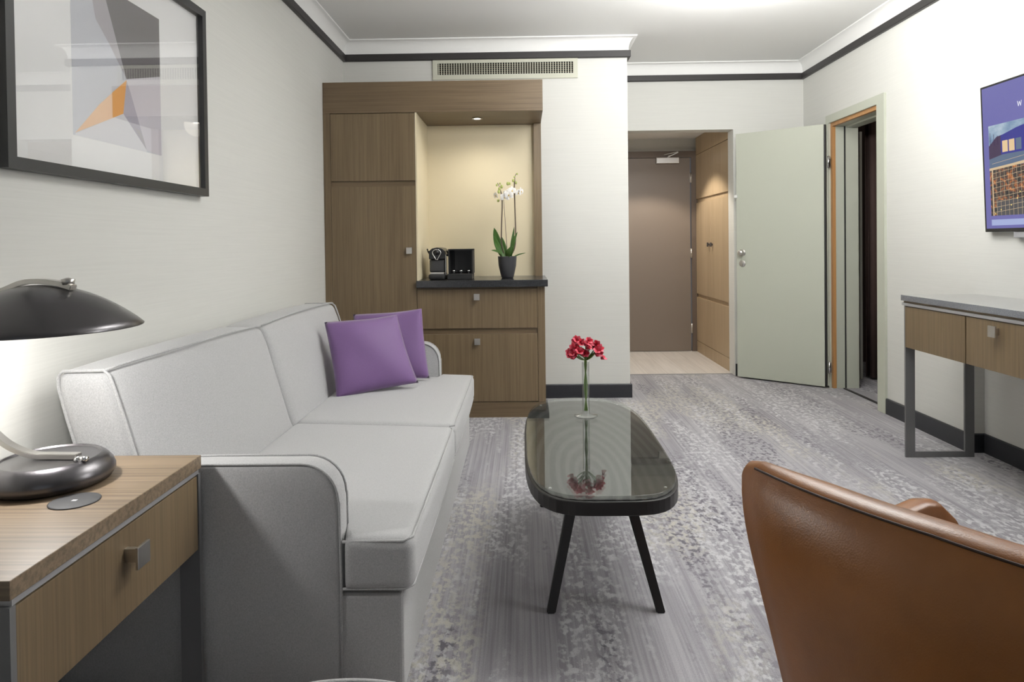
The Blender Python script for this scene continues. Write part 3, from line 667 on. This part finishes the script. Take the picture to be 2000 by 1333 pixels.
LX, LY = -1.052, 1.49
lp = thing('desk_lamp', 'dark metal desk lamp with a domed shade on the side table', 'lamp', (LX, LY, .630))
smooth_by(MB().lathe([(0, .0005), (.106, .0005), (.118, .006), (.1255, .018), (.1255, .026), (.121, .038), (.110, .051), (.101, .0575), (.0965, .0578), (.093, .0545), (0, .0535)], (LX, LY, .630), 64).build('base', BRONZE, lp), 40)
MB().tube([(-.985, 1.468, .6875), (-.968, 1.462, .690)], [.004, .008], 12).tube([(-.966, 1.462, .690), (-.950, 1.458, .692)], [.008, .006], 12).build('switch_knob', CHROME, lp)
SCX, SCY, SZ = -1.064, 1.48, .974
arm_pts = bez([(-.985, 1.484, .6915), (-1.04, 1.487, .6915), (-1.095, 1.487, .695), (-1.155, 1.487, .724), (-1.205, 1.487, .785), (-1.232, 1.487, .88), (-1.232, 1.487, .965), (-1.195, 1.486, 1.030), (-1.13, 1.485, 1.064), (SCX-.02, 1.483, 1.0775), (SCX+.04, 1.481, 1.074), (SCX+.078, 1.480, 1.063)], 8)
MB().strip(arm_pts, .022, .011, (0, 1, 0), bev=.0012).build('arm', NICKEL, lp)
dome = [(.203, 0), (.204, .002)]; R0 = .204; Hh = .093
for k in range(1, 16):
    q = 1-k/15; dome.append((R0*q, Hh*(1-q**1.95)+.003))
inner = [(max(r-.003, 0), max(z-.003, 0.0)) for r, z in dome[1:]][::-1]
shade = MB().lathe(dome+inner, (SCX, SCY, SZ), 72, cap=False).build('lamp_shade', BRONZE, lp)
MB().lathe([(0, 0), (.012, .0), (.014, .012), (0, .016)], (SCX+.066, SCY, 1.0695), 16).build('shade_screw', NICKEL, lp)
MB().lathe([(0, 0), (.03, .012), (.034, .03), (.02, .055), (.013, .06), (.013, .075)], (SCX, SCY, SZ+.020), 20).build('bulb', plain('bulb', (1, .96, .9, 1), .5, emit=14), lp)
light('lamp_bulb_light', 'POINT', (SCX, SCY, SZ+.008), 9.5, (1, .985, .96), .03)
MB().tube(bez([(LX-.12, LY, .645), (LX-.165, LY+.02, .636), (LX-.20, LY+.09, .6345)]), .003, 8).build('cord', BLACKM, lp)

# ------------------------------------------------------------------ coffee table
ctb = thing('coffee_table', 'black wooden coffee table with a glass-covered top in front of the sofa', 'coffee table', (.234, 2.455, 0))
CX, CY, HA, HB = .234, 2.452, .236, .598
def outline(off=0, n=96):
    out = []
    for k in range(n):
        a = 2*math.pi*k/n; c, s = math.cos(a), math.sin(a); e = 4.0 if s < 0 else 3.1
        t = (abs(c)**e+abs(s)**e)**(-1/e); out.append((CX+(HA+off)*c*t, CY+(HB+off)*s*t))
    return out
MB().prism(outline(), .400, .4395, 'z', bev=.003).build('apron', BLACKW, ctb)
MB().prism(outline(-.010), .4395, .4415, 'z').build('wood_panel', DARKWOOD, ctb)
MB().prism(outline(-.006), .446, .4545, 'z', bev=.0015, smooth=False).build('glass_top', TABGLASS, ctb)
for x, y in ((.07, 1.95), (.40, 1.95), (.07, 2.95), (.40, 2.95)):
    MB().lathe([(0, .0), (.0045, .0), (.0045, .004), (0, .004)], (x, y, .4418), 12).build('glass_bumper', WHITEP, ctb)
for sx in (-1, 1):
    for sy in (-1, 1):
        top = Vector((CX+.010+sx*.070, 2.24 if sy < 0 else 2.80, .400)); bot = Vector((CX+.010+sx*.170, 2.108 if sy < 0 else 2.96, .0))
        b2 = bmesh.new(); rg = []
        for p, hw in ((top, .018), (bot, .0135)): rg.append([b2.verts.new(p+Vector((a*hw, c*hw, 0))) for a, c in ((-1, -1), (1, -1), (1, 1), (-1, 1))])
        for k in range(4): b2.faces.new((rg[0][k], rg[0][(k+1) % 4], rg[1][(k+1) % 4], rg[1][k]))
        b2.faces.new(rg[0]); b2.faces.new(rg[1]); bmesh.ops.recalc_face_normals(b2, faces=b2.faces[:]); bmesh.ops.bevel(b2, geom=b2.edges[:], offset=.003, segments=2, affect='EDGES')
        m_ = MB(); m_._new(b2); m_.build('leg', BLACKW, ctb)

# vase with red flowers
VX, VY, VZ = .245, 2.726, .4550
vs = thing('bud_vase', 'slim clear glass vase with a round foot standing on the coffee table', 'vase', (VX, VY, VZ))
MB().lathe([(0, .0005), (.044, .0005), (.046, .002), (.044, .0035), (.020, .006), (.014, .012), (.0145, .215), (.0125, .215), (.0122, .018), (0, .016)], (VX, VY, VZ), 32, cap=False).build('glass', GLASS, vs)
tips = [(-.052, -.01, .262), (-.028, .012, .286), (.0, -.02, .282), (.022, .01, .29), (.045, -.005, .275), (.058, .012, .255), (-.04, -.03, .27)]
for i, (dx, dy, dz) in enumerate(tips):
    side = ['spreading to the left', 'at the top left', 'in the middle front', 'at the top right', 'leaning right', 'hanging at the far right', 'low at the left front'][i]
    t = thing('red_flower', 'red lily-like flower stem '+side+' of the bouquet in the glass vase', 'flower', (VX, VY, VZ+.02), 'red flowers in the glass vase')
    a0 = i*.9; p0 = (VX+.006*math.cos(a0), VY+.006*math.sin(a0), VZ+.02)
    MB().tube(bez([p0, (VX-.006*math.cos(a0), VY+.004*math.sin(a0), VZ+.12), (VX+.004*math.cos(a0), VY, VZ+.215), (VX+dx*.45, VY+dy*.5, VZ+.245), (VX+dx, VY+dy, VZ+dz)], 6), .0022, 7).build('stem', LEAF2, t)
    if i % 2 == 0: leafmesh((VX+dx*.1, VY, VZ+.222), (VX+dx*.95, VY+dy-.012, VZ+dz-.012), (0, -.6, 1), .016, LEAF2, t, bend=-.006)
    for q in range(5):
        c = Vector((VX+dx+random.uniform(-.018, .018), VY+dy+random.uniform(-.018, .018), VZ+dz-.010+random.uniform(-.024, .020)))
        fd = Vector((dx*8+random.uniform(-.7, .7), -.7+random.uniform(-.5, .5), random.uniform(.2, 1))).normalized()
        qm = Matrix.Translation(c) @ fd.to_track_quat('Z', 'Y').to_matrix().to_4x4(); mb = MB()
        for k in range(6):
            a = k*math.pi/3+q; dr = Vector((math.cos(a), math.sin(a), 0)); sd = Vector((-dr.y, dr.x, 0)); sc = random.uniform(.017, .023)
            mb.grid(lambda u, v, dr=dr, sd=sd, sc=sc: qm @ (dr*(sc*u*.85)+sd*(v-.5)*.017*math.sin(math.pi*min(1, .1+.85*u))+Vector((0, 0, sc*.9*math.sin(u*1.5)))), 6, 3, mi=(k+q) % 2)
        mb.build('blossom', [RED, PINK], t)

# ------------------------------------------------------------------ picture on the left wall
pf = thing('framed_picture', 'large black framed abstract print in a wide white mount on the left wall', 'picture', (XL, 2.22, 1.35))
xf = XL+.036
Ya, Yb, Za, Zb = 1.672, 2.752, 1.352, 2.10
fb = MB().box(XL+.001, xf, Ya, Ya+.030, Za, Zb).box(XL+.001, xf, Yb-.030, Yb, Za, Zb).box(XL+.001, xf, Ya+.030, Yb-.030, Za, Za+.030).box(XL+.001, xf, Ya+.030, Yb-.030, Zb-.030, Zb)
fb.build('frame', FRAME, pf)
MB().box(XL+.006, XL+.010, Ya+.030, Yb-.030, Za+.030, Zb-.030).build('mount_board', plain('mount_board', (.92, .92, .915), .8), pf)
art = [plain('art_pale', srgb(204, 206, 213), .8), plain('art_grey', srgb(112, 108, 110), .8), plain('art_mid', srgb(178, 174, 180), .8), plain('art_orange', srgb(226, 158, 72), .8), plain('art_peach', srgb(232, 190, 148), .8), plain('art_light', srgb(212, 208, 216), .8), plain('art_lilac', srgb(178, 174, 188), .8), plain('art_white', srgb(226, 226, 230), .8)]
ay0, ay1, az0, az1 = 1.957, 2.440, 1.478, 1.967
ax = XL+.0103
def A(px, py, k=0):   # fractions of the print: across, down
    return (ax+.0001*k, ay0+(ay1-ay0)*px, az1-(az1-az0)*py)
pm = MB()
pm.poly([A(0, 0), A(1, 0), A(1, 1), A(0, 1)], 0)
pm.poly([A(.31, 0, 1), A(1, 0, 1), A(1, .42, 1), A(.565, .54, 1)], 1)
pm.poly([A(.17, 0, 2), A(.31, 0, 2), A(.565, .54, 2), A(.38, .36, 2), A(.24, .24, 2)], 2)
pm.poly([A(.565, .54, 2), A(1, .42, 2), A(1, 1, 2), A(.80, .985, 2), A(.60, .62, 2)], 5)
pm.poly([A(.02, .99, 2), A(.40, .83, 2), A(.52, .78, 2), A(.80, .985, 2), A(.80, 1, 2), A(.02, 1, 2)], 7)
pm.poly([A(.02, .985, 3), A(.26, .77, 3), A(.565, .545, 3), A(.52, .78, 3), A(.40, .83, 3)], 4)
pm.poly([A(.40, .665, 4), A(.565, .55, 4), A(.52, .78, 4), A(.40, .83, 4)], 3)
pm.poly([A(.565, .55, 3), A(.61, .62, 3), A(.80, .985, 3), A(.52, .78, 3)], 6)
pm.poly([A(.645, .85, 4), A(.725, .86, 4), A(.80, .985, 4)], 2)
pm.build('print', art, pf)
MB().box(XL+.024, XL+.026, Ya+.030, Yb-.030, Za+.030, Zb-.030).build('glazing', PICGLASS, pf)

# ------------------------------------------------------------------ television
tv = thing('television', 'slim wall-mounted television showing a city photo on the right wall', 'television', (2.34, 2.85, 1.18))
TM = Matrix.Translation((2.340, 0, 1.175)) @ Matrix.Rotation(math.radians(-2.0), 4, 'Y')
def T(y, z, k=0): return TM @ Vector((-.0002-.0003*k, y, z-1.175))
MB().box(.0, .030, 2.20, 3.492, .0, .728, bev=.003, mat=TM).build('casing', BLACK, tv)
MB().box(.0301, .0335, 2.55, 3.15, .10, .14, mat=TM).build('wall_bracket', DSTEEL, tv)
MB().box(.004, .030, 2.70, 3.30, -.030, -.0005, mat=TM, bev=.003).build('sound_bar', plain('soundbar', (.35, .35, .36), .5), tv)
def em(name, c, s=1): 
    m, nt, b = newmat(name); b.inputs['Base Color'].default_value = (.01, .01, .01, 1); b.inputs['Roughness'].default_value = .25
    b.inputs['Emission Color'].default_value = c; b.inputs['Emission Strength'].default_value = s; return m, nt, b
tvm = [em('tv_purple', srgb(104, 102, 168))[0]]
m, nt, b = em('tv_sky', (1, 1, 1, 1)); n1 = noise(nt, mapped(nt, (1, 6, 11)), 1, 5, .6, .4); rr = ramp(nt, [(.35, srgb(92, 124, 160)), (.55, srgb(150, 172, 192)), (.7, srgb(200, 212, 220))]); nt.links.new(n1, rr.inputs[0]); nt.links.new(rr.outputs[0], b.inputs['Emission Color']); tvm.append(m)
m, nt, b = em('tv_city', (1, 1, 1, 1)); n1 = noise(nt, mapped(nt, (1, 26, 30), rot=(.5, 0, 0)), 1, 6, .7, .3); rr = ramp(nt, [(.38, srgb(26, 26, 30)), (.5, srgb(70, 60, 58)), (.58, srgb(150, 84, 42)), (.68, srgb(236, 160, 90))]); nt.links.new(n1, rr.inputs[0]); nt.links.new(rr.outputs[0], b.inputs['Emission Color']); tvm.append(m)
tvm += [em('tv_plum', srgb(62, 44, 78))[0], em('tv_blue', srgb(44, 46, 140))[0], em('tv_lit', srgb(226, 196, 150))[0], em('tv_bar', srgb(160, 172, 214))[0], em('tv_fence', srgb(206, 182, 146))[0], em('tv_slate', srgb(88, 106, 132))[0], em('tv_white', srgb(238, 238, 246))[0], em('tv_lower', srgb(74, 74, 78))[0], em('tv_spark', srgb(250, 226, 130))[0]]
sm_ = MB()
sm_.poly([T(3.479, 1.192), T(2.215, 1.192), T(2.215, 1.892), T(3.479, 1.892)], 0)
def Q(y0, y1, z0, z1, mi, k): sm_.poly([T(y0, z0, k), T(y1, z0, k), T(y1, z1, k), T(y0, z1, k)], mi)
ZP0, ZP1 = 1.255, 1.70
Q(3.44, 2.30, 1.50, ZP1, 1, 1)                     # sky
Q(3.44, 2.30, 1.47, 1.55, 8, 2)                    # river band
sm_.poly([T(3.44, 1.535, 3), T(3.345, 1.55, 3), T(3.345, 1.645, 3), T(3.385, 1.64, 3), T(3.44, 1.60, 3)], 3)
sm_.poly([T(3.355, 1.55, 4), T(2.9, 1.55, 4), T(2.9, 1.72, 4), T(3.20, 1.672, 4), T(3.25, 1.665, 4), T(3.355, 1.642, 4)], 4)
for k in range(3): Q(3.345-.045*k, 3.308-.045*k, 1.56, 1.615, 5 if k < 2 else 8, 5)
for k in range(3): Q(3.43-.026*k, 3.427-.026*k, 1.6, 1.665-.01*k, 3, 5)
Q(3.44, 2.30, ZP0, 1.49, 2, 3)                     # city behind the fence
Q(3.40, 2.30, ZP0, 1.33, 10, 4)
sm_.poly([T(3.44, 1.478, 6), T(2.30, 1.55, 6), T(2.30, 1.562, 6), T(3.44, 1.490, 6)], 7)
Q(3.424, 3.416, ZP0, 1.486, 7, 6)
for k in range(40):
    y = 3.395-.028*k; Q(y, y-.0016, ZP0, 1.486+.06*(3.44-y), 7, 6)
for k in range(11):
    z = 1.27+.024*k; za = z+.0; sm_.poly([T(3.42, za-.0, 6), T(2.30, za+.10, 6), T(2.30, za+.1018, 6), T(3.42, za+.0016, 6)], 7)
for y, z in ((3.37, 1.28), (3.30, 1.30), (3.26, 1.33), (3.41, 1.262), (3.24, 1.36)): Q(y, y-.006, z, z+.006, 11, 7)
Q(3.44, 2.30, 1.207, 1.236, 6, 1)
# letter W cut by the picture edge
for (ya, za, yb_, zb_) in ((3.246, 1.785, 3.240, 1.760), (3.240, 1.760, 3.233, 1.782), (3.233, 1.782, 3.226, 1.760), (3.226, 1.760, 3.220, 1.785)):
    sm_.poly([T(ya-.0082, za, 2), T(yb_-.0082, zb_, 2), T(yb_-.0118, zb_, 2), T(ya-.0118, za, 2)], 9)
sc_ = sm_.build('screen', tvm, tv)

# ------------------------------------------------------------------ console table
cn_ = thing('console_table', 'wall console table with dark granite top and oak drawers below the television', 'console table', (2.22, 2.6, 0))
CY0 = 1.55
MB().box(1.984, 2.374, CY0, 3.618, .8225, .852, bev=.001).build('stone_top', GRANITE, cn_)
GT, nt, b = newmat('flamed_granite'); n1 = noise(nt, mapped(nt, (1, 1, 1)), 330, 3, .7); rr = ramp(nt, [(.35, srgb(70, 74, 84)), (.55, srgb(108, 112, 120)), (.72, srgb(160, 162, 168))]); nt.links.new(n1, rr.inputs[0]); nt.links.new(rr.outputs[0], b.inputs['Base Color']); b.inputs['Roughness'].default_value = .18; b.inputs['Coat Weight'].default_value = 1; b.inputs['Coat Roughness'].default_value = .1; b.inputs['Coat IOR'].default_value = 1.8
cn_.children[0].data.materials[0] = GT
MB().box(1.995, 2.435, CY0+.01, 3.608, .812, .8215).build('spacer', OAKY, cn_)
MB().box(1.986, 2.435, CY0+.004, 3.612, .798, .8115).build('frame_rail', STEEL, cn_)
MB().box(2.01, 2.435, CY0+.02, 3.585, .586, .7975).build('carcass', OAKY, cn_)
for y0, y1, kn in ((3.106, 3.588, None), (2.30, 3.098, 2.89), (CY0+.02, 2.292, 1.9)):
    d_ = MB().box(1.990, 2.0095, y0, y1, .580, .794, bev=.001).build('drawer', OAK, cn_)
    if kn: MB().box(1.962, 1.968, kn-.020, kn+.026, .728, .776, bev=.001).box(1.968, 1.990, kn-.004, kn+.012, .738, .766).build('knob', NICKEL, d_)
for y in (3.590, CY0+.01):
    MB().box(1.993, 2.041, y, y+.012, .0005, .7978).build('leg', DSTEEL, cn_); MB().box(2.300, 2.348, y, y+.012, .0005, .7978).build('leg', DSTEEL, cn_)
    MB().box(2.0415, 2.2995, y, y+.012, .0005, .030).build('foot_bar', DSTEEL, cn_)
# thin satin edge on the bars is part of the steel itself

# ------------------------------------------------------------------ leather tub chair
F2 = Vector((.835, .550, 0)).normalized(); T2 = Vector((.550, -.835, 0)).normalized()
C0 = Vector((.333, 1.10, 0))+T2*.33                                   # middle of the back line
chr_ = thing('tub_chair', 'cognac brown leather tub chair seen from behind at the lower right', 'armchair', tuple(C0+F2*.28))
def plan():
    P_ = []; R_ = .018
    for k in range(13): P_.append((-.325+.0, .60-.565*k/12, 'a'))         # left arm front -> back
    for k in range(1, 7):
        a = k/6*math.pi/2; P_.append((-.325+R_*(1-math.cos(a)), .030-.026*math.sin(a), 'c'))
    for k in range(1, 24):
        s = -.302+.604*k/24; P_.append((s, -.062*(1-(s/.33)**2)+.004, 'b'))
    L_ = [(-x, y, t) for x, y, t in P_[:19]][::-1]
    return P_+L_
PL = plan()
def ztop(x, y):
    if y > .47: base = .645-.11*((y-.47)/.13)**2.2
    else: base = .625+.022*math.sin(math.pi*min(1, y/.47)*.5)
    t = max(0, min(1, (.032-y)/.016)); t = t*t*(3-2*t)
    cr = .797+.006*(1-min(1, abs(x)/.33)) - (.035*max(0, (abs(x)-.30)/.03) if y < .08 else 0)
    return base*(1-t)+cr*t
def cpt(x, y, z, inw=0):
    k = 1-.27*max(0, (.80-z)/.30)*.9 if z > .38 else 1-.27*1.26
    k = max(k, .62); y -= (.032*(1-(max(0,z-.64)/.155)**3) if z > .64 else .032)*max(0, min(1, (.26-y)/.2))
    y2 = y*(1-.10*(.8-z)/.4)+.10*(.80-z)*(1 if y < .3 else max(0, 1-(y-.3)/.3))*.6
    return C0+T2*(x*k)+F2*y2+Vector((0, 0, z))
sh = bmesh.new(); rings = []
ZB = .36; NV = 18
n = len(PL)
for i, (x, y, t) in enumerate(PL):
    x0, y0, _ = PL[max(i-1, 0)]; x1, y1, _ = PL[min(i+1, n-1)]
    tx, ty = x1-x0, y1-y0; l_ = math.hypot(tx, ty) or 1; nx, ny = ty/l_, -tx/l_   # candidate inward normal
    if nx*(-x)+ny*(.3-y) < 0: nx, ny = -nx, -ny
    zt = ztop(x, y); R_ = []
    TH = .045 if t == 'a' and y > .2 else (.014+.031*min(1, max(0, (.325-abs(x))/.16)) if t != 'a' else .014+.031*min(1, max(0, (y-.035)/.13)))
    for j in range(NV+1): R_.append(cpt(x, y, ZB+(zt-ZB)*j/NV))
    for a in (30, 60, 90, 120, 150):
        aa = math.radians(a); q = TH*(1-math.cos(aa))/2; R_.append(cpt(x+nx*q, y+ny*q, zt+.010*math.sin(aa)))
    for j in range(NV, -1, -1): R_.append(cpt(x+nx*TH, y+ny*TH, ZB+(zt-ZB)*j/NV))
    rings.append([sh.verts.new(p) for p in R_])
for A_, B_ in zip(rings, rings[1:]):
    for k in range(len(A_)): sh.faces.new((A_[k], A_[(k+1) % len(A_)], B_[(k+1) % len(A_)], B_[k]))
sh.faces.new(rings[0]); sh.faces.new(rings[-1]); bmesh.ops.recalc_face_normals(sh, faces=sh.faces[:])
pipe = [rings[i][NV].co.copy()+Vector((0, 0, .001)) for i in range(n)]
m_ = MB(); m_._new(sh, True); shell = m_.build('shell', LEATHER, chr_)
MB().tube(pipe[19:n-19], .0019, 8).build('top_seam', SEAM, shell)
def cl2(p): return C0+T2*p.x+F2*p.y+Vector((0, 0, p.z))
MB().rbox(-.20, .20, .05, .56, .35, .455, .04, crown=(0, 0, .02), n=12, fn=cl2).build('seat_cushion', LEATHER, chr_)
MB().rbox(-.215, .215, .03, .55, .30, .349, .02, n=8, fn=cl2).build('seat_base', LEATHER, chr_)
for sx in (-1, 1):
    for y, dy in ((.09, -.05), (.50, .05)):
        MB().tube([cl2(Vector((sx*.17, y, .305))), cl2(Vector((sx*.24, y+dy, 0.006)))], [.018, .011], 12).build('leg', BLACKW, chr_)

# ------------------------------------------------------------------ round ottoman at the lower edge
ot = thing('round_ottoman', 'round grey fabric ottoman with pale piping at the bottom edge', 'ottoman', (-.290, .855, 0))
MB().lathe([(0, .02), (.25, .02), (.262, .04), (.266, .2), (.266, .40), (.262, .418)], (-.290, .855, 0), 64).build('body', SOFA, ot)
MB().lathe([(.262, .418), (.255, .428), (.20, .434), (0, .438)], (-.290, .855, 0), 64).build('cushion_top', SOFA, ot)
MB().tube([(-.290+.263*math.cos(a*math.pi/48), .855+.263*math.sin(a*math.pi/48), .424) for a in range(96)], .0055, 8, cyc=True).build('piping', PIPE, ot)
for a in range(4): MB().lathe([(.018, 0), (.02, .02)], (-.290+.19*math.cos(a*math.pi/2+.8), .855+.19*math.sin(a*math.pi/2+.8), 0), 14).build('foot', BLACKW, ot)

for o in list(bpy.data.objects):
    if '_b' in o.keys(): del o['_b']
